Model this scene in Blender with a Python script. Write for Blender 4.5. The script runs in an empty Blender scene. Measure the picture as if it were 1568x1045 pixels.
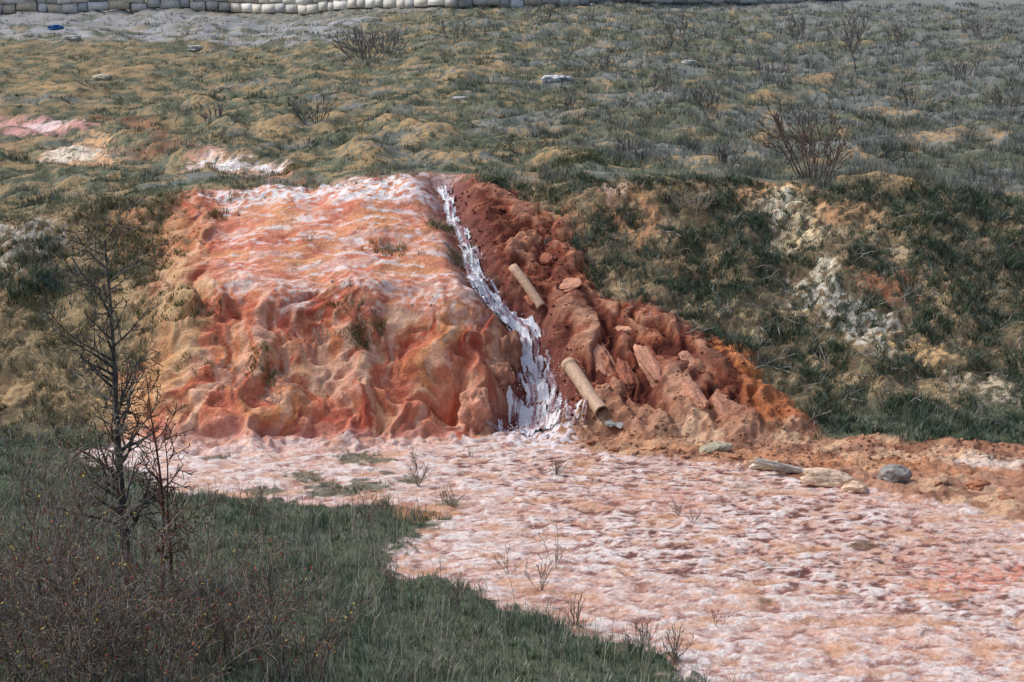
import bpy, math, numpy as np
from mathutils import Vector
rng=np.random.default_rng(11)
CH=8.5; P=math.radians(8); F=3049.0
f32=np.float32
def S(r,g,b,k=1.0):
    c=np.array([r,g,b])/255.0
    c=np.where(c<=0.04045,c/12.92,((c+0.055)/1.055)**2.4)
    return (c*k).astype(f32)
# ---------------- noise
_p=np.random.default_rng(3).permutation(256); _p=np.concatenate([_p,_p,_p])
_a=np.random.default_rng(4).uniform(0,2*np.pi,256); _gx=np.cos(_a).astype(f32); _gy=np.sin(_a).astype(f32)
def perlin(x,y,seed=0):
    x=np.asarray(x,dtype=np.float64)+seed*17.31; y=np.asarray(y,dtype=np.float64)+seed*9.77
    xi=np.floor(x).astype(np.int64); yi=np.floor(y).astype(np.int64)
    xf=(x-xi).astype(f32); yf=(y-yi).astype(f32); xi&=255; yi&=255
    u=xf*xf*xf*(xf*(xf*6-15)+10); v=yf*yf*yf*(yf*(yf*6-15)+10)
    def g(i,j,dx,dy):
        h=_p[_p[i]+j]; return _gx[h]*dx+_gy[h]*dy
    i1=(xi+1)&255; j1=(yi+1)&255
    a=g(xi,yi,xf,yf); b=g(i1,yi,xf-1,yf); c=g(xi,j1,xf,yf-1); d=g(i1,j1,xf-1,yf-1)
    return ((a+(b-a)*u)*(1-v)+(c+(d-c)*u)*v)*1.5
def fbm(x,y,o=4,seed=0,gain=.5):
    r=0; a=1; t=0
    for i in range(o):
        r=r+a*perlin(np.asarray(x)*2**i,np.asarray(y)*2**i,seed+i*3); t+=a; a*=gain
    return r/t*1.5
def ridged(x,y,o=3,seed=0):
    r=0;a=1;t=0
    for i in range(o):
        r=r+a*(1-np.abs(perlin(x*2**i,y*2**i,seed+i*5))*2); t+=a;a*=.5
    return r/t
def billow(x,y,o=2,seed=0):
    r=0;a=1;t=0
    for i in range(o):
        r=r+a*np.sqrt(perlin(x*2**i,y*2**i,seed+i*5)**2+.004); t+=a;a*=.45
    return r/t
def ss(a,b,x):
    t=np.clip((x-a)/(b-a),0,1); return (t*t*(3-2*t)).astype(f32)
def blur(m,k):
    for ax in (0,1):
        for _ in range(2):
            pd=[(0,0),(0,0)]; pd[ax]=(k+1,k); c=np.cumsum(np.pad(m,pd,'edge').astype(np.float64),axis=ax)
            n=m.shape[ax]
            hi=np.take(c,np.arange(2*k+1,2*k+1+n),axis=ax); lo=np.take(c,np.arange(0,n),axis=ax)
            m=(hi-lo)/(2*k+1)
    return m.astype(f32)
# ---------------- base land form
tx=[-60,-14,-12.3,-10,-8.4,-6,-3.7,-1.64,-.7,.25,1.2,2.6,5,7.3,9.7,12.3,14,60]
tyb=[44,45,45.3,45,44.6,44.5,44.8,45.4,45.8,45.6,45.4,45.0,44.4,44.2,43.6,43.2,43,42]
tys=[48,48,48.2,48.2,47.6,47.1,47.3,47.7,48,48.2,48.2,48.2,48,48,48,48,48,48]
tzs=[2.2,2.2,2.3,2.5,2.8,3.0,3.05,3.05,2.85,2.5,2.3,2.3,2.4,2.5,2.5,2.6,2.6,2.6]
tzt=[4.2,4.2,4.39,4.8,4.98,5.1,5.25,5.43,5.43,5.3,5.25,5.28,5.28,5.26,5.1,4.96,4.9,4.8]
def hb(x,y):
    x=np.asarray(x,float); y=np.asarray(y,float)
    b=np.interp(x,tx,tyb)+.15*np.sin(x*1.9+1); zs=np.interp(x,tx,tzs); zt=np.interp(x,tx,tzt)+.05*np.sin(x*1.3)+.03*np.sin(x*3.1+2)
    s=np.interp(x,tx,tys)+.24*np.sin(x*1.15)+.14*np.sin(x*2.7+1.3); t=52.5+.3*np.sin(x*.8+2)+.15*np.sin(x*2.1)
    r=0
    for o in (-.55,-.35,-.17,0,.17,.35,.55):
        yy=y+o
        z=np.where(yy<b,0,np.where(yy<s,(yy-b)/(s-b)*zs,np.where(yy<t,zs+(yy-s)/(t-s)*(zt-zs),zt+(np.minimum(yy,170)-t)*.09)))
        r=r+z
    return r/7
def hit(u,v,h=hb):
    a=(u-784)/F; b=(522.5-v)/F
    d=np.array([a,math.cos(P)+b*math.sin(P),-math.sin(P)+b*math.cos(P)])
    t=np.arange(14,170,.12)
    q=CH+t*d[2]-h(t*d[0],t*d[1])
    k=np.argmax(q<0)
    if k==0: k=len(t)-1
    t2=np.linspace(t[k-1],t[k],14); q=CH+t2*d[2]-h(t2*d[0],t2*d[1]); k=np.argmax(q<0)
    return np.array([t2[k]*d[0],t2[k]*d[1],CH+t2[k]*d[2]])
def outline(pts): return np.array([hit(u,v)[:2] for u,v in pts])
def ell(u,v,ru,rv,rot=0,n=14):
    r=math.radians(rot); o=[]
    for i in range(n):
        t=2*math.pi*i/n; k=1+.18*math.sin(3*t+u)+.12*math.cos(5*t+v)
        a=ru*math.cos(t)*k; b=rv*math.sin(t)*k
        o.append((u+a*math.cos(r)-b*math.sin(r),v+a*math.sin(r)+b*math.cos(r)))
    return o
# ---------------- grid axes
def grow_axis(a,b,s,k):
    o=[a]
    while o[-1]<b: o.append(o[-1]+s); s*=k
    return np.array(o)
xp=grow_axis(14.4,33,.036,1.03); xq=grow_axis(xp[-1]+.5,320,.6,1.09)
xr=np.concatenate([xp[1:],xq])
gx=np.concatenate([-xr[::-1],np.arange(-14.4,14.401,.036),xr])
gy=np.concatenate([np.linspace(-60,18,26),np.arange(18.6,24.9,.2),np.arange(25,43.5,.05),np.arange(43.5,53.5,.034),
    grow_axis(53.5,126,.05,1.009),grow_axis(128,420,2,1.06)])
gy=np.unique(gy)
X,Y=np.meshgrid(gx,gy); 
Z0=hb(X,Y)
def samp(A,x,y):
    x=np.asarray(x,float); y=np.asarray(y,float)
    i=np.clip(np.searchsorted(gx,x)-1,0,len(gx)-2); j=np.clip(np.searchsorted(gy,y)-1,0,len(gy)-2)
    fx=np.clip((x-gx[i])/(gx[i+1]-gx[i]),0,1); fy=np.clip((y-gy[j])/(gy[j+1]-gy[j]),0,1)
    if A.ndim==3: fx=fx[...,None]; fy=fy[...,None]
    return (A[j,i]*(1-fx)+A[j,i+1]*fx)*(1-fy)+(A[j+1,i]*(1-fx)+A[j+1,i+1]*fx)*fy
wn1=fbm(X*.9,Y*.9,4,21).astype(f32); wn2=fbm(X*4,Y*4,3,33).astype(f32)
def region(pts,soft=.15,rough=.35,rough2=.12):
    """soft mask (0..1) of a ground patch, worked out in world XY"""
    q=outline(pts)
    m=np.zeros(X.shape,f32); pad=soft+rough+rough2+.3
    x0,y0=q.min(0)-pad; x1,y1=q.max(0)+pad
    i0,i1=np.searchsorted(gx,[x0,x1]); j0,j1=np.searchsorted(gy,[y0,y1])
    if i1<=i0 or j1<=j0: return m
    x=X[j0:j1,i0:i1]; y=Y[j0:j1,i0:i1]
    best=np.full(x.shape,1e9); ins=np.zeros(x.shape,bool)
    n=len(q)
    for k in range(n):
        ax,ay=q[k]; bx,by=q[(k+1)%n]
        dx,dy=bx-ax,by-ay; L=dx*dx+dy*dy+1e-9
        t=np.clip(((x-ax)*dx+(y-ay)*dy)/L,0,1)
        best=np.minimum(best,(x-ax-t*dx)**2+(y-ay-t*dy)**2)
        if abs(dy)>1e-9:
            c=((ay>y)!=(by>y))&(x<dx*(y-ay)/dy+ax); ins^=c
    sd=np.sqrt(best)*np.where(ins,1,-1)
    sd=sd+wn1[j0:j1,i0:i1]*rough+wn2[j0:j1,i0:i1]*rough2
    m[j0:j1,i0:i1]=ss(-soft,soft,sd)
    return m
# ---------------- regions
FLAT=region([(120,695),(200,675),(420,676),(560,674),(700,668),(780,655),(860,655),(1000,660),(1150,675),(1300,690),(1640,700),(1800,1045),(1640,1200),(1200,1100),(1060,1040),(960,1000),(870,960),(760,925),(660,885),(600,890),(612,850),(640,815),(690,785),(560,780),(450,778),(330,768),(230,742)],.12,.3,.35)
BERM=region([(850,650),(1000,648),(1130,658),(1250,672),(1400,682),(1700,692),(1700,815),(1560,800),(1420,765),(1300,745),(1200,728),(1100,712),(980,700),(860,680)],.15,.3,.2)
BLUFF=region([(180,682),(205,600),(222,540),(235,480),(230,430),(270,380),(255,335),(290,298),(450,290),(620,270),(700,270),(715,330),(740,400),(765,450),(800,500),(830,560),(850,640),(840,675),(690,680),(500,690),(300,690)],.5,.8,.5)
TERR=region([(380,440),(320,400),(310,340),(330,296),(450,286),(620,268),(700,268),(715,330),(740,400),(760,450),(700,470),(600,455),(480,455)],.5,.6,.3)
DARK=region([(685,270),(740,276),(790,298),(850,345),(900,400),(930,462),(1010,482),(1100,530),(1160,590),(1230,640),(1240,672),(1100,680),(900,665),(850,665),(840,560),(800,490),(755,430),(720,360),(690,310)],.12,.35,.3)
RIBS=region([(850,500),(930,480),(1010,490),(1100,540),(1160,600),(1190,665),(1000,660),(900,650),(860,590)],.3,.3,.15)
path_uv=[(672,268),(688,305),(704,340),(720,380),(736,418),(760,455),(790,480),(810,517),(819,555),(826,596),(822,636),(812,664)]
path=np.array([hit(u,v)[:2] for u,v in path_uv])
tt=np.linspace(0,len(path)-1,120)
pl=np.stack([np.interp(tt,range(len(path)),path[:,k]) for k in (0,1)],1)
pl[:,0]+=.07*np.sin(tt*3.1)+.04*np.sin(tt*7.3+1)
ker=np.ones(7)/7
pl=np.stack([np.convolve(np.pad(pl[:,k],3,'edge'),ker,'valid') for k in (0,1)],1)
wdt=np.interp(tt,[0,1,3,4,5,6,8,9,10,11],[.36,.3,.46,.6,.62,.6,.7,1.05,1.65,2.2])*(1+.15*np.sin(tt*5))
D=np.full(X.shape,50.,f32)
i0,i1=np.searchsorted(gx,[-5,5]); j0,j1=np.searchsorted(gy,[42,56])
for k in range(len(pl)):
    D[j0:j1,i0:i1]=np.minimum(D[j0:j1,i0:i1],np.hypot(X[j0:j1,i0:i1]-pl[k,0],Y[j0:j1,i0:i1]-pl[k,1])-wdt[k]*.35)
D=np.maximum(D,0)
chan=np.exp(-(D/.4)**2)*ss(45.2,46.2,Y)
# ---------------- relief
Sl=Y+Z0
face=BLUFF*(1-TERR); faceS=blur(face,9); terS=blur(TERR,9); darkS=blur(DARK,5); bermS=blur(BERM,5); ribS=blur(RIBS,8)
up=ss(52,54,Y); bank=ss(44.5,46,Y)*(1-up)*(1-BLUFF)*(1-DARK)
Z=Z0.copy()
warp=fbm(X*.5,Sl*.5,3,5)
lobe=billow(X*.75+warp*.9,Sl*.22,2,7)
groove=billow(X*1.9+warp*1.8,Sl*.38,2,8)
ledge=ridged(X*.35+warp,Sl*1.3+.6*warp,2,10)
lump=fbm(X*.8,Sl*.8,3,9)
lump2=fbm(X*3.2+warp,Sl*3.2,4,12); lump3=fbm(X*1.7+warp,Sl*1.5,3,13)
brk=ss(-.25,.25,fbm(X*.45,Sl*.5,2,14))      # where grooves are developed, elsewhere the face stays plain
Z+=faceS*(-.5*(.3-lobe)+(.06+.20*brk)*(groove-.3)+.07*(ledge-.5)+.18*lump+.05*lump3+.04*lump2)
Z+=terS*(.13*lump+.03*lump3+.02*(ridged(X*1.3+warp,Sl*2.2,3,15)-.5)+.028*lump2)
cu=X*.78+Sl*.35; cv=Sl*.62-X*.55
chunk=billow(cu*1.1+.5*lump,cv*.75,3,41)
rib=billow(X*1.25+Sl*.32+.8*warp,Sl*.26-X*.1,2,44)
ribh=np.minimum(rib,.42)
Z+=darkS*(.10+(1-ribS)*.7*np.minimum(chunk,.5)+ribS*(1.15*ribh-.05)+.08*lump2)*(1-.5*chan)*(1-.6*ss(50.5,52.5,Y))
Z+=bank*(.24*lump+.10*lump2)
Z+=up*(.32*fbm(X*.22,Y*.22,4,51)+.18*fbm(X*.9,Y*.9,4,52))*ss(52,60,Y)
Z-=.38*chan
flat_cell=fbm(X*1.7+wn1*.3,Y*1.7,4,61); ripple=ridged(X*2.0,Y*2.6+wn1,3,63)
c1=fbm(X*2.6+wn1,Y*2.6,4,135)
Z+=FLAT*(.04*flat_cell+.03*(ripple-.5)+.035*np.clip(c1,-.4,.1))
Z+=bermS*(.08+.16*fbm(X*.9,Y*.9,4,66)+.07*lump2)
fore=(1-FLAT)*(1-ss(43.5,45,Y))
Z+=fore*(.12*fbm(X*.5,Y*.5,3,71)+.05)
for (u,v,r,a) in [(1000,305,.9,.35),(905,315,.7,.2),(120,330,1.2,.2),(685,605,.42,-.75),(740,600,.42,.42),(400,545,.35,.15),(490,560,.5,-.2),(560,600,.5,.2),(635,640,.5,.22),(300,600,.8,.2),(440,600,.5,.2),(755,500,.35,.3),(420,500,.4,-.2),(430,560,.25,-.3),(530,475,.8,.2)]:
    h=hit(u,v); Z+=a*np.exp(-((X-h[0])**2+(Y-h[1])**2)/(r*r))
GUL=region([(-40,170),(60,178),(180,215),(290,235),(400,240),(500,280),(620,285),(560,292),(420,278),(250,262),(60,250),(-40,215)],.4,.3,.1)
Z-=GUL*.22
MND=np.zeros(X.shape,f32)
for (u,v,a,b) in [(1355,172,45,10),(1460,215,60,9),(1255,128,45,8),(700,118,40,7),(180,112,70,6),(70,140,70,10),(1360,285,60,10),(760,108,40,6),(650,210,60,14),(420,200,60,9),(560,240,60,8),(1180,215,30,5),(1500,75,40,4),(1410,215,40,8),(600,195,30,6),(860,245,40,8),(1180,150,30,5),(520,180,30,5),(1520,210,30,6),(300,160,40,5),(700,240,50,8),(1300,240,40,6),(1080,250,40,6)]:
    MND=np.maximum(MND,region(ell(u,v,a*.75,b*.9),.5,.8,.6))
Z+=blur(MND,3)*.3
push=(.5*(lobe-.3)+.2*brk*(groove-.3)+.15*lump+.06*lump3)*faceS
Yd=Y-push*.6
Zf=Z.astype(f32)
PU=(Yd-Y).astype(f32)
ZS=lambda x,y: samp(Zf,x,y)
def hz(u,v): return hit(u,v,ZS)
# ---------------- colour
C=np.zeros(X.shape+(3,),f32)
def mix(c,m):
    global C
    m=np.clip(m,0,1)[...,None].astype(f32); C=C*(1-m)+np.asarray(c,f32)*m
n1=fbm(X*.25,Y*.35,3,101); n2=fbm(X*1.3,Sl*1.3,4,103); n3=fbm(X*5,Sl*5,3,105); n4=fbm(X*.6,Sl*.6,4,107)
C[:]=S(106,110,90)
mix(S(124,128,124),ss(-.1,.5,n1+ (X/30)*.6*up)*up)
TAN=ss(.10,.35,.6*n2+.6*n4+.3*n3-.012*np.clip(X,-20,20))*up
mix(S(162,138,102),TAN*.8)
mix(S(70,76,56),ss(.05,.4,-n2+.4*n3)*.6)
mix(S(162,164,168),region([(-60,12),(300,18),(560,30),(540,62),(420,72),(250,60),(100,66),(-60,52)],1.2,2.0,.8)*ss(-.4,.3,n4)*.95)
mix(S(140,142,142),region([(-400,5),(2000,-8),(2000,4),(1200,14),(560,26),(-400,40)],1.5,1.0,.8)*.5)
rb=bank*ss(0,3,X); lb=bank*ss(0,-3,X)
mix(S(158,136,106),bank*.95); mix(S(112,104,80),rb*.5); mix(S(92,94,72),bank*ss(-.05,.22,n2)*.7); mix(S(190,164,128),bank*ss(.12,.4,n4+.4*n3)*.75)
mix(S(126,100,76),bank*ss(.1,.3,-n3+.3*n2)*.6)
mix(S(178,148,108),lb*ss(-.1,.2,n4)*.5)
mix(S(84,94,72),fore*.95); mix(S(116,112,98),fore*ss(.1,.6,n4)*.6)
# red bluff face
salm=S(212,130,100); deep=S(184,86,64); orng=S(220,150,100); cream=S(228,188,148); pinkw=S(228,194,182)
f1=fbm(X*.55,Sl*.3,3,111); f2=fbm(X*.9+warp,Sl*.35,4,113); f3=fbm(X*1.3+warp,Sl*.4,4,115); f4=fbm(X*2.6+1.5*warp,Sl*.28,4,125)
mix(salm,BLUFF)
mix(orng,BLUFF*ss(-.1,.4,f1))
mix(deep,BLUFF*ss(.05,.35,f2+.25*n3)*.85)
mix(cream,face*ss(.12,.36,f3+.25*n3)*.65)
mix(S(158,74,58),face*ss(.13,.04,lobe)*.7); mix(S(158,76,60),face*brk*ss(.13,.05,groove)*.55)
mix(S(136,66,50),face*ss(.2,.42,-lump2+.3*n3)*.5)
mix(S(190,138,100),face*ss(.15,.35,fbm(X*2.2+warp,Sl*1.2,4,116))*.45)
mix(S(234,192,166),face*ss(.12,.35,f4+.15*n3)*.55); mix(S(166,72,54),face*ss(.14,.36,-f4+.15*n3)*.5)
mix(S(222,152,122),TERR*.5)
mix(S(204,114,88),TERR*ss(.05,.35,fbm(X*.9,Sl*1.1,4,124)+.25*n3)*.7)
mix(S(226,166,118),TERR*ss(.1,.4,fbm(X*.8+warp,Sl*.9,4,118)+.2*n3)*.6)
mix(pinkw,TERR*ss(.06,.36,fbm(X*.7+warp,Sl*1.6,4,117)+.45*lump2)*.6)
mix(S(238,226,226),TERR*ss(.26,.40,fbm(X*1.1+warp,Sl*3.6,4,119)+.4*n3)*.7)
W=lambda pts,s=.15,r=.25,r2=.15: region(pts,s,r,r2)
crest=W([(310,302),(450,286),(560,271),(690,266),(708,300),(640,306),(560,303),(470,302),(380,312),(330,312)],.2,.4,.4)
mix(S(242,234,236),crest*ss(-.2,.05,n3+.3*n2)*.9)
shd=W([(330,440),(450,425),(560,430),(700,425),(750,450),(740,478),(640,478),(520,462),(420,455),(340,458)],.3,.5,.4)
mix(S(238,214,204),shd*ss(-.1,.2,n3+.5*n2)*.75)
foot=W([(250,655),(400,662),(560,660),(700,655),(700,676),(500,686),(260,686)],.2,.2,.1)
mix(S(214,158,142),foot*.6)
mix(S(208,170,122),W([(205,580),(235,470),(300,440),(320,490),(270,600),(215,650),(190,640)],.5,.6,.5)*.65)
mix(S(202,178,138),W([(235,395),(290,400),(310,470),(250,500),(225,440)],.5,.6,.5)*.55)
mix(S(206,200,188),W([(-60,350),(60,335),(95,370),(60,410),(-60,430)],.2,.3,.3)*.8*ss(-.3,.2,n3))
mix(S(192,142,102),W(ell(235,350,60,22,-5),.4,.6,.5)*.7)
mix(S(186,164,124),W(ell(110,520,90,60),.4,.6,.4)*.5)
# dark red gully soil
mix(S(134,70,50),DARK); mix(S(174,104,74),DARK*ss(-.05,.35,fbm(X*1.2,Sl*1.2,4,121)+.3*n3)*.7)
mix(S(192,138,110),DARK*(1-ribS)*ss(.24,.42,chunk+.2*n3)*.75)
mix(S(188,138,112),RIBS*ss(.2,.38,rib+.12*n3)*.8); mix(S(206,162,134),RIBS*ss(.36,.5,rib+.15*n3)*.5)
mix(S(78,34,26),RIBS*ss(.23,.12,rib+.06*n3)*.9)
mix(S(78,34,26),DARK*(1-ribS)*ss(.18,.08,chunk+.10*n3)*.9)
mix(S(96,44,34),DARK*ss(.0,.3,fbm(cu*1.6,cv*.8,4,122)+.2*n3)*.65)
mix(S(188,116,72),W([(1120,560),(1160,570),(1240,640),(1240,675),(1150,672),(1140,600)],.15,.2,.2)*.6)
mix(S(120,62,54),np.exp(-(D/.5)**2)*ss(45,46,Y)*.85)
# right bank mineral patches
PATCH=np.zeros(X.shape,f32)
for (pts,c,k) in [(ell(1180,292,75,12,2),S(224,168,122),.9),(ell(1215,345,52,48,20),S(234,212,172),.95),(ell(1190,330,34,22),S(238,224,202),.9),
  (ell(1255,440,38,44,-20),S(220,210,188),.9),(ell(1320,490,95,24,38),S(212,208,196),.85),(ell(1410,540,60,16,18),S(220,182,130),.95),
  (ell(1290,330,55,16,10),S(208,160,118),.85),(ell(960,335,54,36,15),S(198,148,110),.85),(ell(1010,310,45,20,5),S(148,128,94),.9),
  (ell(940,296,40,9),S(220,188,166),.8),(ell(1100,480,66,12,22),S(206,186,142),.85),(ell(880,350,40,20,30),S(176,128,96),.6),
  (ell(1520,590,66,20,25),S(208,192,168),.85),(ell(1400,600,80,18,12),S(186,160,124),.75),(ell(1130,560,38,14,30),S(206,132,78),.85),
  (ell(1350,440,55,20,30),S(176,112,84),.8),(ell(1330,370,64,14,10),S(198,176,144),.7),(ell(1360,350,40,10,20),S(206,172,130),.6),(ell(1060,400,44,18,20),S(180,146,110),.6),(ell(1480,380,50,12,20),S(150,130,106),.5),(ell(1180,610,50,12,10),S(190,122,76),.6),(ell(1480,500,60,14,25),S(160,140,110),.5)]:
    r_=region(pts,.15,.5,.4)*k*ss(-.3,.1,n3+.4*n2); mix(c,r_); PATCH=np.maximum(PATCH,r_)
for (pts,c,k) in [(ell(45,188,75,12,5),S(214,160,154),.95),(ell(75,188,40,5,5),S(240,214,214),.9),(ell(125,232,60,20,-8),S(224,178,136),.95),(ell(120,228,46,9,-8),S(240,222,204),.9),
  (ell(360,248,80,14,10),S(220,178,152),.95),(ell(370,246,55,8,10),S(244,234,236),.95),(ell(200,190,70,9,12),S(140,84,64),.6),(ell(440,266,28,6,10),S(180,112,82),.7),
  (ell(250,222,50,9),S(140,88,68),.6),(ell(20,215,30,8),S(190,150,110),.6),(ell(310,232,20,5),S(120,64,52),.7)]:
    r_=region(pts,.25,.5,.5)*k*ss(-.5,0,n3+.3*n2); mix(c,r_); PATCH=np.maximum(PATCH,r_)
mix(S(180,150,108),MND*.85*ss(-.5,.1,n3+.5*n2))
# flat : crusted pools and rims
wht=S(230,216,212); pk=S(212,180,168); mv=S(150,106,96)
c2=fbm(X*.35,Y*.6,4,133); c3=fbm(X*.25,Y*.25,3,131); c4=fbm(X*6.5,Y*6.5,3,137,.7); c5=fbm(X*4.2+wn1,Y*5.5,3,138)
mix(pk,FLAT)
mix(S(212,166,142),FLAT*ss(-.05,.3,c2+.3*n3)*.65)
lft=ss(2,-4,X)*ss(38,42,Y)
mix(wht,FLAT*ss(-.04,.14,flat_cell+.6*c3+.55*c4+.05+.3*lft)*.9)
RIP=region([(700,700),(900,690),(1150,700),(1300,760),(1568,850),(1640,900),(1500,960),(1200,900),(980,880),(800,800)],.8,.8,.2)
mix(S(196,146,130),FLAT*ss(.06,.14,-c1+.35*c4)*(.45+.35*RIP)*(1-.5*lft))
mix(S(176,128,114),FLAT*ss(.16,.24,-c5-.1*(1-RIP))*.7)
mix(mv,FLAT*ss(.22,.30,-c1+.35*c4-.12*(1-RIP))*.9); mix(S(104,66,58),FLAT*RIP*ss(.34,.41,-c1+.3*c4)*.9)
mix(S(104,66,58),FLAT*RIP*ss(.30,.36,-c5)*.8)
mix(S(216,136,114),region(ell(1490,885,110,24,3),.5,.6,.5)*.7*ss(-.3,.1,n3)); mix(S(202,144,126),region(ell(1010,770,90,22,3),.5,.6,.2)*.4)
mix(S(218,166,142),region(ell(1350,980,200,24,3),.5,.8,.3)*.45*ss(-.2,.1,c1))
mix(S(214,166,150),region([(230,675),(700,670),(700,692),(400,694),(210,692)],.3,.3,.1)*.5)
mix(S(240,232,230),FLAT*ss(.32,.40,ripple-.35+.35*c4)*.4)
mix(S(202,142,100),region([(560,770),(700,772),(700,790),(640,800),(600,790)],.2,.3,.2)*.7)
mix(S(208,156,116),FLAT*ss(.24,.36,fbm(X*.9,Y*1.3,4,139)+.25*c4)*.55)
# berm
mix(S(180,132,104),BERM*.95); mix(S(208,174,142),BERM*ss(.0,.25,n4+.35*n3)*.8); mix(S(128,84,62),BERM*ss(.08,.3,-n2+.3*n3)*.8)
mix(S(228,210,198),region(ell(1530,715,70,7,2),.2,.4,.4)*.8); mix(S(220,200,180),region(ell(1150,745,60,5,5),.3,.3,.2)*.4)
mix(S(194,128,78),region([(900,668),(1100,690),(1300,705),(1568,725),(1568,735),(1300,722),(1100,705),(950,690)],.2,.4,.3)*.35)
for (u,v,a,b) in [(1325,835,22,7),(1290,912,16,4),(1170,920,16,5)]:
    mix(S(110,84,52),region(ell(u,v,a,b),.08,.12,.1)*.8)
mix(S(160,112,86),region([(740,655),(900,660),(1000,690),(900,690),(800,676),(745,670)],.15,.3,.2)*.7)
mix(S(240,232,238),region([(765,650),(870,650),(880,672),(860,692),(790,684),(755,666)],.15,.25,.25)*.8*ss(-.3,.05,n3))
ISL=np.zeros(X.shape,f32)
for (u,v,a,b) in [(547,698,30,7),(632,735,18,4),(462,728,28,9),(510,752,52,10),(560,745,40,8),(350,768,40,8),(332,700,8,3),(672,646,8,4),(690,770,14,5),(560,704,40,4),(400,752,30,5),(600,722,20,3)]:
    ISL=np.maximum(ISL,region(ell(u,v,a,b),.1,.25,.25))
mix(S(92,92,66),ISL*.8)
wet=np.clip(FLAT*.5+TERR*.5+face*.15+.5*np.exp(-(D/.6)**2)+GUL*.3,0,1).astype(f32)
MIN=np.clip(FLAT+BLUFF+DARK+BERM,0,1)
COVER=np.clip(1-MIN,0,1)*(1-.9*PATCH)*(1-.8*MND)*(1-.55*TAN)
COVER=np.maximum(COVER,ISL)
COVER*=(1-.8*np.exp(-(D/.6)**2))
C*= (1+.14*n3+.18*fbm(X*12,Sl*12,2,141,.8))[...,None]
C=np.clip(C,.005,.84).astype(f32)
# ---------------- mesh helpers
def link(o,parent=None):
    bpy.context.scene.collection.objects.link(o)
    if parent: o.parent=parent
    return o
def mesh_obj(name,co,faces,k,cols=None,mat=None,smooth=False,parent=None,extra=None):
    me=bpy.data.meshes.new(name); co=np.asarray(co,f32); faces=np.asarray(faces,np.int32)
    me.vertices.add(len(co)); me.vertices.foreach_set('co',co.ravel())
    n=len(faces); me.loops.add(n*k); me.loops.foreach_set('vertex_index',faces.ravel())
    me.polygons.add(n); me.polygons.foreach_set('loop_start',np.arange(0,n*k,k,dtype=np.int32))
    if smooth: me.polygons.foreach_set('use_smooth',np.ones(n,bool))
    me.update(calc_edges=True)
    if cols is not None:
        a=me.color_attributes.new('Col','FLOAT_COLOR','POINT')
        c=np.ones((len(co),4),f32); c[:,:3]=cols
        if extra is not None: c[:,3]=extra
        a.data.foreach_set('color',c.ravel())
    if mat: me.materials.append(mat)
    return link(bpy.data.objects.new(name,me),parent)
def mk(name): 
    m=bpy.data.materials.new(name); m.use_nodes=True; return m,m.node_tree.nodes,m.node_tree.links
def vmat(name,rough=.8,bump=0,scale=30,var=.25,spec=.3):
    m,N,L=mk(name); b=N['Principled BSDF']; a=N.new('ShaderNodeAttribute'); a.attribute_name='Col'
    tc=N.new('ShaderNodeTexCoord'); no=N.new('ShaderNodeTexNoise'); no.inputs['Scale'].default_value=scale; no.inputs['Detail'].default_value=6; no.inputs['Roughness'].default_value=.65
    L.new(tc.outputs['Object'],no.inputs['Vector'])
    mr=N.new('ShaderNodeMapRange'); mr.inputs[1].default_value=.3; mr.inputs[2].default_value=.7; mr.inputs[3].default_value=1-var; mr.inputs[4].default_value=1+var
    L.new(no.outputs[0],mr.inputs[0])
    vm=N.new('ShaderNodeVectorMath'); vm.operation='SCALE'; L.new(a.outputs['Color'],vm.inputs[0]); L.new(mr.outputs[0],vm.inputs['Scale'])
    L.new(vm.outputs[0],b.inputs['Base Color']); b.inputs['Roughness'].default_value=rough; b.inputs['Specular IOR Level'].default_value=spec
    if bump:
        bp=N.new('ShaderNodeBump'); bp.inputs['Strength'].default_value=1; bp.inputs['Distance'].default_value=bump
        L.new(no.outputs[0],bp.inputs['Height']); L.new(bp.outputs[0],b.inputs['Normal'])
    return m,N,L,b,a
m,N,L,b,a=vmat('ground_material',.8,.05,14,.2)
mr=N.new('ShaderNodeMapRange'); mr.inputs[3].default_value=.92; mr.inputs[4].default_value=.45
L.new(a.outputs['Alpha'],mr.inputs[0]); L.new(mr.outputs[0],b.inputs['Roughness'])
ny,nx=X.shape
idx=np.arange(ny*nx,dtype=np.int32).reshape(ny,nx)
fc=np.stack([idx[:-1,:-1],idx[:-1,1:],idx[1:,1:],idx[1:,:-1]],-1).reshape(-1,4)
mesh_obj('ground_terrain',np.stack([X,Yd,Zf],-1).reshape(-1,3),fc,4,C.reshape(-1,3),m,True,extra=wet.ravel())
# ---------------- waterfall
n=len(pl); sub=7; s=np.linspace(0,n-1,n*sub); px=np.interp(s,range(n),pl[:,0]); py=np.interp(s,range(n),pl[:,1]); w=np.interp(s,range(n),wdt)
tg=np.stack([np.gradient(px),np.gradient(py)],1); tg=np.array([np.convolve(np.pad(tg[:,k],20,'edge'),np.ones(41)/41,'valid') for k in (0,1)]).T; tg/=np.linalg.norm(tg,axis=1)[:,None]
cr=np.linspace(-1,1,60)
wx=px[:,None]-tg[:,1:2]*cr[None]*w[:,None]*.6; wy=py[:,None]+tg[:,0:1]*cr[None]*w[:,None]*.6
sl=np.cumsum(np.hypot(np.gradient(px),np.gradient(py)))
SS,TT=np.meshgrid(sl,cr,indexing='ij'); lat=TT*w[:,None]
st=fbm(lat*5,SS*1.3,4,201); fo=fbm(lat*9,SS*7,3,203); step=ridged(lat*.8,SS*2.2,2,207)
zc=samp(Zf,px,py)[:,None]
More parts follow.
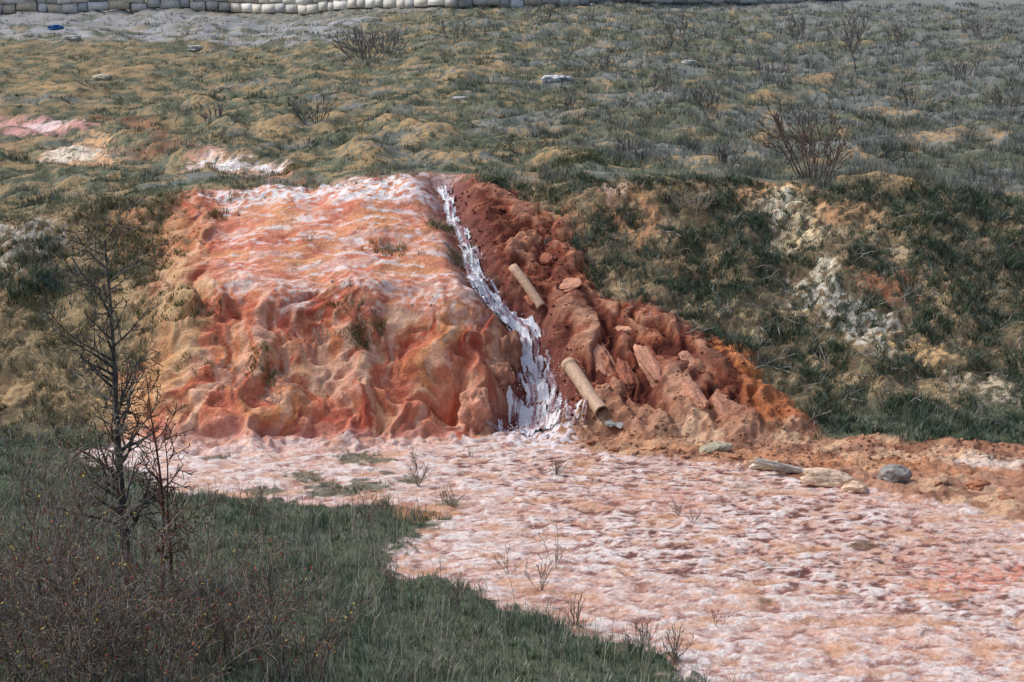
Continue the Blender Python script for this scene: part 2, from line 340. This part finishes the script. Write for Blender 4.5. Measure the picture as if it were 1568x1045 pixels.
wz=np.maximum(samp(Zf,wx,wy),.0+.3*zc+.7*samp(Zf,wx,wy))+.05+.06*fo+.05*st+.08*(step-.5)
inv=samp(PU,wx,wy)
wc=np.ones(wx.shape+(3,),f32)*S(244,246,252)
def mx(c0,c,mm): mm=np.clip(mm,0,1)[...,None]; return c0*(1-mm)+c*mm
low=ss(47.3,45.8,wy)
wc=mx(wc,S(190,176,198),ss(-.02,.3,st+.4*fo)*.8); wc=mx(wc,S(150,90,88),ss(.22,.42,st+.45*fo+.15*np.abs(TT)+.22*low)*.8)
keep=(1-np.abs(TT)+.9*fbm(lat*5,SS*2.2,3,209))>.28+.12*low
wi=np.arange(wx.size).reshape(wx.shape); wf=np.stack([wi[:-1,:-1],wi[:-1,1:],wi[1:,1:],wi[1:,:-1]],-1)[keep[:-1,:-1]]
mw,N,L,b,a=vmat('water_foam',.25,.03,30,.12,spec=.5)
wf_root=link(bpy.data.objects.new('waterfall',None))
mesh_obj('falling_water',np.stack([wx,wy+inv,wz],-1).reshape(-1,3),wf.reshape(-1,4),4,wc.reshape(-1,3),mw,True,wf_root)
k=1300; ii=rng.integers(0,len(px),k); ii=np.where(rng.random(k)<.55,rng.integers(int(len(px)*.72),len(px),k),ii)
cx=px[ii]+rng.normal(0,.3,k)*w[ii]; cy=py[ii]+rng.normal(0,.25,k)*w[ii]; cz=ZS(cx,cy)+.05+rng.random(k)**2*.2; r=rng.uniform(.006,.02,k)
oc=np.array([[1,0,0],[-1,0,0],[0,1,0],[0,-1,0],[0,0,1],[0,0,-1]],f32); of=np.array([[0,2,4],[2,1,4],[1,3,4],[3,0,4],[2,0,5],[1,2,5],[3,1,5],[0,3,5]])
co=np.stack([cx,cy,cz],1)[:,None]+oc[None]*r[:,None,None]
mesh_obj('spray',co.reshape(-1,3),(np.arange(k)[:,None,None]*6+of[None]).reshape(-1,3),3,np.tile(S(240,240,246),(k*6,1)),mw,True,wf_root)
# ---------------- grass
GK=1.45
def blades(name,bx,by,bz,h,wd,lean,col,mat,tipk=1.25,simple=False):
    n=len(bx); az=rng.uniform(0,2*np.pi,n); la=rng.uniform(0,2*np.pi,n)
    dx=np.cos(az)*wd/2; dy=np.sin(az)*wd/2
    lx=np.cos(la)*lean*h; ly=np.sin(la)*lean*h
    B=np.stack([bx,by,bz-.02],1); W2=np.stack([dx,dy,0*dx],1); T=B+np.stack([lx,ly,h],1)
    if simple:
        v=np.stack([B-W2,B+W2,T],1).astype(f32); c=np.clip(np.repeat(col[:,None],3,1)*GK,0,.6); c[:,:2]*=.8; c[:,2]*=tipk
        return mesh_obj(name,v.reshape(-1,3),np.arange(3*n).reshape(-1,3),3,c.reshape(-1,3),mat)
    v=np.zeros((n,5,3),f32)
    M=B+np.stack([lx*.35,ly*.35,h*.6],1)
    v[:,0]=B-W2; v[:,1]=B+W2; v[:,2]=M-W2*.75; v[:,3]=M+W2*.75; v[:,4]=T
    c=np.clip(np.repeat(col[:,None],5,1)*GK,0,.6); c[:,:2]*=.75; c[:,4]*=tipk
    t=np.array([[0,1,3],[0,3,2],[2,3,4]])
    return mesh_obj(name,v.reshape(-1,3),(np.arange(n)[:,None,None]*5+t[None]).reshape(-1,3),3,c.reshape(-1,3),mat)
mg=vmat('grass_blades',.75,0,20,.1,spec=.15)[0]
def pick(pal,n,wt):
    pal=np.array(pal); return pal[rng.choice(len(pal),n,p=np.array(wt)/sum(wt))]
def tufts(cx,cy,nb,rad):
    n=len(cx); r=rng.random((n,nb))**.7*rad[:,None]; t=rng.uniform(0,2*np.pi,(n,nb))
    return (cx[:,None]+r*np.cos(t)).ravel(),(cy[:,None]+r*np.sin(t)).ravel()
n=64000
yy=1/(1/52.8-rng.random(n)*(1/52.8-1/135.)); xx=(rng.random(n)*2-1)*(yy*.275+1)
g=samp(COVER,xx,yy); dn=fbm(xx*.9,yy*.6,3,301); ok=(rng.random(n)<g*(.15+.85*ss(-.2,.15,dn))); xx,yy,dn=xx[ok],yy[ok],dn[ok]
n=len(xx); rad=rng.uniform(.05,.2,n)*(yy/60); nb=8
bx,by=tufts(xx,yy,nb,rad); big=ss(.0,.5,fbm(xx*.35+5,yy*.3,3,303)); right=ss(-6,12,xx-(60-yy)*.1)
hh=np.repeat(rng.uniform(.05,.15,n)+.24*big*rng.random(n)+.20*right*rng.random(n),nb)*rng.uniform(.5,1.2,n*nb)
gc=pick([S(82,94,66),S(102,110,88),S(126,130,116),S(152,138,108),S(60,74,48),S(118,120,118)],n,[3,3,1.4,1.6,2.2,.6]); gr=pick([S(126,132,134),S(106,112,112),S(142,136,130),S(78,88,78)],n,[2,2,1.2,1.9]); q=(rng.random(n)<np.clip(.12+.6*right+.3*big,0,.9))[:,None]
gc=np.where(q,gr,gc); gc=.6*gc+.4*samp(C,xx,yy)
dk=(1-.5*ss(.05,.4,fbm(xx*.6,yy*.4,4,305)))[:,None]; gc=gc*dk
gc=np.repeat(gc,nb,0)*rng.uniform(.6,1.4,n*nb)[:,None]
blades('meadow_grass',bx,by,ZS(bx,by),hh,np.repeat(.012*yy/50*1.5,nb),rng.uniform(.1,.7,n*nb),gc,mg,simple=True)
# banks
n=60000; xx=rng.uniform(-14.5,14.5,n); yy=rng.uniform(43.2,53.2,n); g=samp(COVER,xx,yy); dn=fbm(xx*1.1,(yy+samp(Zf,xx,yy))*1.1,3,311)
rgt=xx>1; farr=ss(8,13,xx)
ok=rng.random(n)<g*np.where(rgt,.08+.92*ss(-.2-.3*farr,.02-.25*farr,dn),.7*ss(-.1,.12,dn)+.08)*.7; xx,yy,dn=xx[ok],yy[ok],dn[ok]; n=len(xx); nb=9
bx,by=tufts(xx,yy,nb,rng.uniform(.04,.15,n)); 
big=ss(.0,.5,fbm(xx*.7,yy*.7,3,313))
hh=np.repeat(rng.uniform(.05,.13,n)+.16*big*rng.random(n)+.10*ss(.0,.4,dn),nb)*rng.uniform(.5,1.2,n*nb)
gR=pick([S(62,80,60),S(76,94,74),S(98,112,106),S(128,130,118),S(46,60,48)],n,[3,3,1.7,1.0,2.6]); gL=pick([S(84,92,64),S(108,110,92),S(134,130,112),S(150,136,104),S(66,74,52)],n,[2,2,2,1.5,1.5])
gc=np.where((xx>1)[:,None],gR,gL); gc=.9*gc+.1*samp(C,xx,yy)
gc=np.repeat(gc,nb,0)*rng.uniform(.6,1.4,n*nb)[:,None]
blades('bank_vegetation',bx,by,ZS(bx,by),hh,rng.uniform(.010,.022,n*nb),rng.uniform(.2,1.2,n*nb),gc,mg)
# foreground grass
n=24000; yy=rng.uniform(22,45,n); xx=(rng.random(n)*2-1)*(yy*.27+1); g=samp(COVER,xx,yy); ok=rng.random(n)<g*.95; xx,yy=xx[ok],yy[ok]; n=len(xx); nb=12
bx,by=tufts(xx,yy,nb,rng.uniform(.05,.18,n))
isl=samp(ISL,xx,yy)
hh=np.repeat(rng.uniform(.06,.16,n)+.14*ss(0,.5,fbm(xx*.8,yy*.8,3,321)),nb)*rng.uniform(.5,1.3,n*nb)*np.repeat(1-.6*isl,nb)
gc=pick([S(74,92,64),S(94,110,88),S(118,128,116),S(144,144,128),S(56,70,50)],n,[3,3,2.6,1.8,2])
pn=ss(-.2,.4,fbm(xx*.5,yy*.5,3,323))[:,None]; gc=gc*(1-.4*pn)+.4*pn*S(134,132,116)
gc=np.repeat(gc,nb,0)*rng.uniform(.6,1.35,n*nb)[:,None]
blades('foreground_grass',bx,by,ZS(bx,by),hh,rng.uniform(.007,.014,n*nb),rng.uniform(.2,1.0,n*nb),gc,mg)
n=9500; yy=rng.uniform(23,38,n); xx=(rng.random(n)*2-1)*(yy*.27+1); ok=(rng.random(n)<samp(COVER,xx,yy)); xx,yy=xx[ok],yy[ok]; n=len(xx)
gc=pick([S(162,154,138),S(134,126,114),S(104,96,90),S(168,164,154)],n,[2,2,2,1])
blades('dry_stalks',xx,yy,ZS(xx,yy),rng.uniform(.2,.75,n),rng.uniform(.006,.011,n),rng.uniform(.05,.5,n),gc,mg,1)
# ---------------- branching plants
def prisms(name,segs,cols,mat,parent=None,k=4):
    s=np.array(segs,f32); p0=s[:,:3]; p1=s[:,3:6]; r0=s[:,6]; r1=s[:,7]
    d=p1-p0; d/=np.linalg.norm(d,axis=1)[:,None]+1e-9
    ref=np.where(np.abs(d[:,2:3])>.9,np.array([[1,0,0]]),np.array([[0,0,1]])); a=np.cross(d,ref); a/=np.linalg.norm(a,axis=1)[:,None]+1e-9; b=np.cross(d,a)
    v=np.zeros((len(s),2*k,3),f32)
    for i in range(k):
        t=2*math.pi*i/k; o=a*math.cos(t)+b*math.sin(t)
        v[:,i]=p0+o*r0[:,None]; v[:,k+i]=p1+o*r1[:,None]
    f=np.array([[i,(i+1)%k,k+(i+1)%k,k+i] for i in range(k)])
    c=np.repeat(np.asarray(cols)[:,None],2*k,1)
    return mesh_obj(name,v.reshape(-1,3),(np.arange(len(s))[:,None,None]*2*k+f[None]).reshape(-1,4),4,c.reshape(-1,3),mat,False,parent)
mb=vmat('bark',.85,.004,60,.3)[0]; ml=vmat('leaf',.6,0,20,.2)[0]
def grow(segs,tips,p,d,L,r,lev,cfg):
    n=max(3,int(L/cfg['step'])); st=L/n; d=d/np.linalg.norm(d)
    nch=cfg['n'][lev] if lev<len(cfg['n']) else 0
    i0=int(n*cfg['start'][min(lev,len(cfg['start'])-1)])
    at=set(rng.choice(np.arange(i0,n),size=min(nch,n-i0),replace=False).tolist()) if nch else set()
    tr=lev==0 and 'trunkwob' in cfg
    wob=cfg['trunkwob'] if tr else cfg['wob']
    for i in range(n):
        d=d+rng.normal(0,wob,3)+np.array([0,0,0 if tr else cfg['up']]); d/=np.linalg.norm(d)
        q=p+d*st; ra=r*(1-.8*i/n); rb=r*(1-.8*(i+1)/n)
        segs.append([*p,*q,max(ra,cfg['rmin']),max(rb,cfg['rmin'])]); p=q
        if i in at:
            t=rng.normal(0,1,3); t-=t.dot(d)*d; t/=np.linalg.norm(t)
            ang=rng.uniform(*cfg['ang']); nd=d*math.cos(ang)+t*math.sin(ang)
            grow(segs,tips,p,nd,L*rng.uniform(*cfg['len'][lev])*(1-.5*i/n),ra*.6,lev+1,cfg)
    tips.append(p)
def leaves(name,tips,size,pal,wt,parent):
    tp=np.array(tips); n=len(tp); a=rng.normal(0,1,(n,3)); a/=np.linalg.norm(a,axis=1)[:,None]; b=rng.normal(0,1,(n,3)); b=np.cross(a,b); b/=np.linalg.norm(b,axis=1)[:,None]
    s=rng.uniform(.5,1.2,n)[:,None]*size
    v=np.stack([tp-a*s,tp-b*s*.5,tp+a*s,tp+b*s*.5],1)
    mesh_obj(name,v.reshape(-1,3),np.arange(4*n).reshape(-1,4),4,np.repeat(pick(pal,n,wt),4,0),ml,False,parent)
def plant(name,x,y,stems,cfg,pal,wt,leaf=None):
    root=bpy.data.objects.new(name,None); link(root)
    segs=[];tips=[]
    for (dx,dy,d,L,r) in stems: grow(segs,tips,np.array([x+dx,y+dy,float(ZS(x+dx,y+dy))-.05]),np.array(d,float),L,r,0,cfg)
    cols=pick(pal,len(segs),wt)*rng.uniform(.75,1.2,len(segs))[:,None]
    prisms('branches',segs,cols,mb,root)
    if leaf: 
        tp=[t+rng.normal(0,.03,3) for t in tips if rng.random()<leaf[3]]
        if tp: leaves('leaves',tp,leaf[0],leaf[1],leaf[2],root)
    return root
cfgT=dict(step=.11,n=[46,10,4],start=[.15,.15,.2],wob=.08,trunkwob=.008,up=.035,ang=(.65,1.25),len=[(.16,.34),(.25,.5),(.25,.5)],rmin=.007)
plant('bare_tree',-6.15,31,[(0,0,(-.035,0,1),5.7,.085)],cfgT,[S(100,94,90),S(76,72,72),S(136,130,112)],[2,2,1],(.02,[S(168,150,70),S(150,90,60)],[2,1],.5))
plant('bare_sapling',-5.65,31.3,[(0,0,(.08,0,1),3.7,.035),(.15,0,(.0,0,1),2.7,.03)],dict(cfgT,n=[18,5,2],trunkwob=.03),[S(124,78,68),S(96,70,64)],[1,1])
cfgB=dict(step=.12,n=[9,4],start=[.25,.2],wob=.10,up=.03,ang=(.4,.95),len=[(.28,.55),(.25,.5)],rmin=.0046)
bpal=[S(134,126,120),S(92,84,80),S(142,120,106),S(160,154,148),S(122,84,68)]
for (x,y,R,Hh,nst) in [(-6.6,27.6,.9,2.0,34),(-5.2,27.2,.9,1.9,36),(-4.1,27.6,.8,1.5,28),(-7.6,29.5,.8,2.5,30),(-5.9,25.9,.9,1.7,32),(-7.0,25.2,.7,1.9,22),(-3.0,26.6,.6,1.1,20),(-4.6,25.6,.7,1.3,22)]:
    stems=[]
    for i in range(nst):
        a=rng.uniform(0,2*math.pi); rr=R*math.sqrt(rng.random())
        stems.append((rr*math.cos(a)*.8,rr*math.sin(a)*.8,(math.cos(a)*rr*.7+rng.normal(0,.25),math.sin(a)*rr*.6,1),Hh*rng.uniform(.4,1.25),.014))
    plant('twiggy_shrub',x,y,stems,cfgB,bpal,[3,3,2,1.5,1.3],(.028,[S(170,70,50),S(180,156,70),S(150,104,60),S(120,124,70)],[1.1,1.6,1.2,1],.32))
cfgS=dict(step=.16,n=[7,3],start=[.3,.2],wob=.09,up=.03,ang=(.3,.8),len=[(.3,.55),(.3,.5)],rmin=.011)
def far_shrub(u,v,H,R,nst,pal,wt=None,rm=.011):
    h=hz(u,v); stems=[]
    for i in range(nst):
        a=rng.uniform(0,2*math.pi); rr=R*math.sqrt(rng.random())
        stems.append((rr*.5*math.cos(a),rr*.5*math.sin(a),(math.cos(a)*rr*.7,math.sin(a)*rr*.7,1),H*rng.uniform(.5,1.1),.02))
    plant('bare_shrub',h[0],h[1],stems,dict(cfgS,rmin=rm),pal,wt or [1]*len(pal))
gp=[S(112,106,104),S(94,90,90),S(128,122,118)]
far_shrub(1245,275,1.9,.8,18,[S(104,84,76),S(112,96,90)],rm=.010)
for (u,v,H,R,k) in [(560,90,1.4,1.4,20),(590,82,1.2,1.2,14),(480,190,.8,.9,14),(1300,80,1.8,.8,10),(1225,60,1.0,1,12),(1390,75,1.0,1.2,12),(830,30,1.2,1.5,12),(1470,120,.9,1,12),(700,60,.9,1,12),(1080,165,.7,.8,12),(1180,120,.7,1,12),(930,110,.7,1,10),(1540,170,.9,1,12),(330,180,.5,.7,10),(960,235,.5,.6,10),(1110,250,.5,.6,10),(1040,60,1.0,1.2,12),(1500,60,1.0,1.2,12),(870,170,.6,.8,10),(1000,140,.7,.9,10),(1400,160,.7,.9,10)]:
    far_shrub(u,v,H,R,k,gp,rm=.012)
h=hz(1310,110); plant('bare_sapling',h[0],h[1],[(0,0,(0,0,1),3.2,.04)],dict(cfgS,n=[5,2]),gp,[1,1,1])
def weed(u,v,H,nst,pal,spread=.8):
    h=hz(u,v); stems=[(0,0,(rng.normal(0,spread*.5),rng.normal(0,spread*.4),1),H*rng.uniform(.5,1.1),.005) for i in range(nst)]
    plant('dry_weed',h[0],h[1],stems,dict(cfgS,step=.07,n=[3,1],rmin=.0045),pal,[1]*len(pal))
wp=[S(112,98,88),S(146,132,118)]
for (u,v,H,k) in [(640,745,.5,10),(640,715,.35,6),(852,728,.35,12),(640,800,.3,8),(390,790,.6,16),(560,800,.5,12),(830,905,.6,6),(850,870,.7,5),(1060,800,.3,5),(690,775,.35,10),(780,880,.5,4),(1035,1010,.5,12),(980,1000,.5,10),(880,960,.5,8),(600,905,.5,10),(1100,960,.4,3),(700,930,.5,8),(200,740,.5,10),(330,795,.5,14),(1040,790,.3,5)]:
    weed(u,v,H,k,wp)
for (u,v,H,k) in [(490,525,.55,16),(425,620,.5,16),(475,370,.3,9),(590,385,.35,9),(1065,330,.7,22),(1040,320,.5,16),(720,700,.3,6)]:
    weed(u,v,H,k,[S(182,172,160),S(140,126,112)],1.6)
segs=[];tips=[]
for i in range(300):
    u=rng.uniform(900,1568); v=rng.uniform(300,660)
    if v>430+ (u-900)*.4+40 and u<1200: continue
    h=hz(u,v); L_=rng.uniform(.3,.9); grow(segs,tips,h,np.array([rng.normal(0,1),rng.normal(0,.6),.5]),L_,.008,0,dict(cfgS,step=.12,n=[2],wob=.2,up=-.06,rmin=.007))
prisms('fallen_twigs',segs,pick([S(180,176,170),S(134,128,122),S(116,122,112)],len(segs),[1,1,1]),mb)
def clump(name,lst,pal,hmin,hmax,nb=14,rad=.1,wd=(.01,.022)):
    xs_=[];ys_=[];hs=[]
    for (u,v,a,k,*hk) in lst:
        h=hz(u,v); xs_.append(h[0]+rng.normal(0,a,k)); ys_.append(h[1]+rng.normal(0,a*.7,k)); hs.append(np.full(k,hk[0] if hk else 1.))
    xx=np.concatenate(xs_); yy=np.concatenate(ys_); hs=np.concatenate(hs)
    if name=='green_bushes':
        ok=fbm(xx*1.6,yy*1.6,2,351)>-.1; xx,yy,hs=xx[ok],yy[ok],hs[ok]
    n=len(xx); bx,by=tufts(xx,yy,nb,np.full(n,rad))
    gc=np.repeat(pick(pal,n,[1]*len(pal)),nb,0)*rng.uniform(.6,1.35,n*nb)[:,None]
    blades(name,bx,by+samp(PU,bx,by),ZS(bx,by),rng.uniform(hmin,hmax,n*nb)*np.repeat(hs,nb),rng.uniform(*wd,n*nb),rng.uniform(.3,1.2,n*nb),gc,mg)
clump('cliff_tufts',[(550,520,.12,30),(535,460,.3,14),(400,540,.16,20),(410,575,.2,10),(595,385,.3,18),(315,480,.3,20),(225,320,.5,40),(205,400,.35,30),(190,370,.4,30),(690,350,.2,14),(575,500,.15,10),(330,330,.25,14),(890,240,.5,60),(275,470,.2,14),(440,265,.3,30),(660,345,.15,9),(260,400,.3,16),(290,560,.4,10),(700,395,.2,12),(240,470,.4,24),(230,380,.4,26)],[S(90,92,60),S(132,122,92),S(70,84,54)],.06,.2)
clump('green_bushes',[(775,288,.35,50,1.),(60,440,.6,130,1.5),(60,380,.5,50,1.),(190,410,.4,40,1.),(890,250,.7,60,.8),(1150,340,.5,60,1.2),(1130,390,.6,70,1.3),(1480,320,1.,120,1.2),(1530,430,1.,140,1.2),(1400,390,.9,90,1.2),(1000,400,.7,60,1.),(930,350,.4,40,1.),(1200,520,.8,80,1.),(1430,500,.8,80,1.1),(1080,450,.6,60,1.),(1300,600,1.,90,1.),(330,150,.6,40,.8),(900,390,.4,40,1.)],[S(56,74,54),S(42,58,44),S(78,94,76),S(94,106,98)],.12,.3,14,.14)
# ---------------- rocks, slabs, pipes
import bmesh
from mathutils import noise as mn
mrk=vmat('rock',.75,.05,9,.3)[0]
def rock(name,u,v,size,rot,col,seed=0,lift=0.,box=.5,parent=None,amp=.22):
    bm=bmesh.new(); bmesh.ops.create_icosphere(bm,subdivisions=5,radius=1)
    cl=[]; col=np.array(col)
    for w_ in bm.verts:
        p=w_.co.copy(); mxx=max(abs(p.x),abs(p.y),abs(p.z)); p=p.lerp(p/mxx*.85,box)
        nn=mn.fractal(p*1.3+Vector((seed*7.1,seed*3.3,0)),1,2,4); p*=1+amp*nn+.06*mn.noise(p*5+Vector((seed,0,0)))
        w_.co=Vector((p.x*size[0],p.y*size[1],p.z*size[2])); cl.append(nn)
    me=bpy.data.meshes.new(name); bm.to_mesh(me); bm.free()
    for f in me.polygons: f.use_smooth=True
    a=me.color_attributes.new('Col','FLOAT_COLOR','POINT'); c=np.ones((len(cl),4),f32); cl=np.array(cl)
    c[:,:3]=col*(1+.45*cl[:,None]); a.data.foreach_set('color',c.ravel()); me.materials.append(mrk)
    o=bpy.data.objects.new(name,me); h=hz(u,v); o.location=(h[0],h[1],h[2]+lift); o.rotation_euler=[math.radians(t) for t in rot]; link(o,parent); return o
slabs=link(bpy.data.objects.new('broken_crust_slabs',None))
tan=S(190,138,114); red=S(158,96,74)
for i,(u,v,sx,sy,sz,rz,c) in enumerate([(918,545,.28,1.0,.24,22,tan),(958,570,.18,.6,.16,16,red),(998,560,.24,.85,.22,20,tan),(1052,550,.18,.35,.14,12,tan),(1064,600,.17,.55,.16,20,tan),(1105,622,.13,.4,.12,25,tan),
    (862,432,.6,.28,.10,-42,tan),(832,392,.4,.22,.12,-45,red),(820,455,.25,.35,.1,20,red),(945,500,.7,.2,.10,-30,tan)]):
    rock('slab_%02d'%i,u,v,(sx,sy,sz),(30,rng.uniform(-10,10),rz),c,seed=i+1,lift=-.08,box=.4,parent=slabs,amp=.2)
for i,(u,v,sx,sy,sz,c) in enumerate([(780,525,.3,.35,.5,S(150,106,86)),(770,565,.26,.3,.4,S(160,112,92)),(728,612,.4,.35,.5,S(204,146,120))]):
    rock('cliff_boulder',u,v+8,(sx,sy,sz),(-10,8*i%20,25*i),c,seed=30+i,lift=-.12,box=.2,amp=.35)
rock('grey_boulder',1370,735,(.34,.3,.22),(0,0,20),S(146,142,138),50,.08,.3)
rock('pale_boulder',1270,742,(.55,.28,.18),(0,8,0),S(216,190,166),51,.10,.1,amp=.3)
rock('pale_boulder',1310,752,(.25,.25,.13),(0,0,0),S(216,186,160),52,.05,.1,amp=.3)
rock('driftwood_root',1195,727,(.58,.09,.08),(0,14,8),S(206,198,182),53,.16,.1,amp=.5)
rock('driftwood_root',1170,722,(.3,.08,.07),(0,-14,-30),S(206,198,182),54,.14,.1,amp=.5)
rock('greenish_rock',1095,692,(.36,.25,.12),(0,-10,20),S(170,162,140),55,.06,.4)
for i,(u,v,sx,c) in enumerate([(845,122,.4,S(210,212,216)),(864,121,.3,S(220,220,224)),(157,121,.5,S(206,196,176)),(1055,98,.35,S(190,192,196)),(110,60,.5,S(180,180,180)),(705,152,.25,S(200,200,200)),(300,75,.5,S(190,190,188)),(970,695,.2,S(196,150,112)),(1125,700,.15,S(180,130,100)),(990,690,.16,S(206,160,124)),(1500,745,.28,S(170,114,84)),(1440,738,.2,S(190,152,126)),(1230,700,.15,S(180,136,104)),(940,690,.12,S(150,96,70)),(905,678,.12,S(160,104,80)),(1050,700,.1,S(190,140,110)),(1540,765,.2,S(160,110,84))]):
    rock('loose_stone',u,v,(sx,sx*.7,sx*.35),(0,0,i*40),c,60+i,sx*.05,.4,amp=.35)
N_=900; oc2=np.array([[1,0,0],[-1,0,0],[0,1,0],[0,-1,0],[0,0,1],[0,0,-1],[.6,.6,.5],[-.6,.6,.5],[.6,-.6,.5],[-.6,-.6,.5]],f32)
of2=np.array([[4,6,0],[6,2,0],[4,7,6],[7,2,6],[4,1,7],[1,2,7],[4,9,1],[4,8,9],[9,8,3],[9,3,1],[4,0,8],[8,0,3],[0,2,5],[2,1,5],[1,3,5],[3,0,5]])
ax_=rng.uniform(-9,14,N_*24); ay_=rng.uniform(41,52.5,N_*24); pr=np.maximum(np.maximum(samp(DARK,ax_,ay_)*.8,samp(BERM,ax_,ay_)),.08*samp(face.astype(f32),ax_,ay_)); ok=rng.random(len(ax_))<pr*.4; ax_,ay_=ax_[ok],ay_[ok]
k=len(ax_); r=rng.uniform(.015,.05,k)*rng.uniform(.6,1.4,k); az_=ZS(ax_,ay_)
co=np.stack([ax_,ay_+samp(PU,ax_,ay_),az_],1)[:,None]+oc2[None]*r[:,None,None]*rng.uniform(.6,1.3,(k,10,1))
cc=np.repeat((samp(C,ax_,ay_)*rng.uniform(.6,1.5,k)[:,None])[:,None],10,1)
mesh_obj('earth_clods',co.reshape(-1,3),(np.arange(k)[:,None,None]*10+of2[None]).reshape(-1,3),3,np.clip(cc,0,.8).reshape(-1,3),mrk)
mp,N,L,b,a=vmat('clay_pipe',.6,.006,14,.3)
def pipe(name,a_,b_,r,col,flange=1.0):
    A=hz(*a_)+np.array([0,0,r*.4]); B=hz(*b_)+np.array([0,0,r*.75]); d=B-A; L_=np.linalg.norm(d); d/=L_
    s=np.cross(d,[0,0,1]); s/=np.linalg.norm(s); t=np.cross(s,d); k=28
    prof=[(L_*.25,r*.8),(0,r*.8),(0,r*flange),(.14,r*flange),(.15,r)]+[(x_,r) for x_ in np.linspace(.3,L_-.05,8)]+[(L_,r),(L_,r*.8),(L_*.75,r*.8)]
    v=[];c=[]
    for (q,rr) in prof:
        for j in range(k):
            an=2*math.pi*j/k; v.append(A+d*q+rr*(s*math.cos(an)+t*math.sin(an))+.02*t*math.sin(q*3)); c.append(col*(.3 if rr<r*.9 else 1))
    f=[[i*k+j,i*k+(j+1)%k,(i+1)*k+(j+1)%k,(i+1)*k+j] for i in range(len(prof)-1) for j in range(k)]
    mesh_obj(name,v,f,4,np.array(c),mp,True)
pipe('drain_pipe',(785,412),(830,476),.12,S(196,162,138))
pipe('drain_pipe',(870,562),(922,640),.17,S(190,160,136),1.08)
rock('grey_plastic_sheet',940,648,(.2,.13,.035),(20,10,-30),S(150,150,146),80,-.01,.3,amp=.8)
rock('blue_plastic_sheet',85,46,(.45,.3,.18),(0,0,10),S(50,100,160),81,.1,.5,amp=.5)
# ---------------- stone wall
wv=[];wfc=[];wcl=[]
pts=np.array([hit(u,v) for (u,v) in [(-260,28),(0,22),(350,17),(700,13),(1000,9),(1200,5),(1300,0),(1420,-6)]])
seg=np.r_[0,np.cumsum(np.linalg.norm(np.diff(pts[:,:2],axis=0),axis=1))]
cube=np.array([[-1,-1,-1],[1,-1,-1],[1,1,-1],[-1,1,-1],[-1,-1,1],[1,-1,1],[1,1,1],[-1,1,1]],float)
cf=np.array([[0,3,2,1],[4,5,6,7],[0,1,5,4],[1,2,6,5],[2,3,7,6],[3,0,4,7]])
def addbox(cn,hs,jit,col,ang):
    c_=cube*hs*(1+rng.uniform(-jit,jit,(8,3))); R=np.array([[math.cos(ang),-math.sin(ang),0],[math.sin(ang),math.cos(ang),0],[0,0,1]])
    wfc.append(cf+8*len(wv)); wv.append(c_@R.T+cn); wcl.append(np.tile(col,(8,1)))
rh=.62
for row in range(3):
    q=rng.uniform(0,.3)
    while q<seg[-1]-.3:
        ln=rng.uniform(.6,1.5); c0=q+ln/2; xx_=np.interp(c0,seg,pts[:,0]); yy_=np.interp(c0,seg,pts[:,1])
        k_=min(np.searchsorted(seg,c0),len(pts)-1); an=math.atan2(pts[k_,1]-pts[k_-1,1],pts[k_,0]-pts[k_-1,0])
        col=pick([S(222,216,206),S(202,200,194),S(220,204,182),S(186,186,186),S(234,232,228)],1,[3,2,1,1,2])[0]
        zz=float(ZS(xx_,yy_))+.05+row*rh+rh/2
        addbox(np.array([xx_,yy_+.03*rng.normal(),zz]),np.array([ln/2-.04,.25,rh/2-.04]),.14,col,an)
        addbox(np.array([xx_,yy_+.13,zz]),np.array([ln/2+.04,.2,rh/2+.02]),.0,S(176,172,166),an)
        q+=ln
mwl=vmat('wall_stone',.85,.03,6,.25)[0]
wl=mesh_obj('stone_wall',np.concatenate(wv),np.concatenate(wfc),4,np.concatenate(wcl),mwl)
# ---------------- world, sun, camera
sc=bpy.context.scene
w_=bpy.data.worlds.new("World"); sc.world=w_; w_.use_nodes=True; N=w_.node_tree.nodes; L=w_.node_tree.links
sky=N.new('ShaderNodeTexSky'); sky.sky_type='NISHITA'; sky.sun_disc=False
el=math.radians(52); az=math.radians(-75)
sky.sun_elevation=el; sky.sun_rotation=az; sky.dust_density=4
bg=N['Background']; bg.inputs['Strength'].default_value=.15; L.new(sky.outputs[0],bg.inputs['Color'])
sd=bpy.data.lights.new('sun','SUN'); sd.energy=2.0; sd.angle=math.radians(16); sd.color=(1,.97,.92)
so=link(bpy.data.objects.new('sun',sd)); dirv=Vector((math.sin(az)*math.cos(el),math.cos(az)*math.cos(el),math.sin(el))); so.rotation_euler=dirv.to_track_quat('Z','Y').to_euler()
cd=bpy.data.cameras.new('camera'); cd.lens=70; cd.sensor_width=36; cd.clip_end=2000; co_=link(bpy.data.objects.new('camera',cd)); co_.location=(0,0,CH); co_.rotation_euler=(math.radians(90)-P,0,0)
sc.camera=co_
sc.view_settings.view_transform='Standard'; sc.view_settings.look='None'; sc.view_settings.exposure=0
print('verts',X.size)
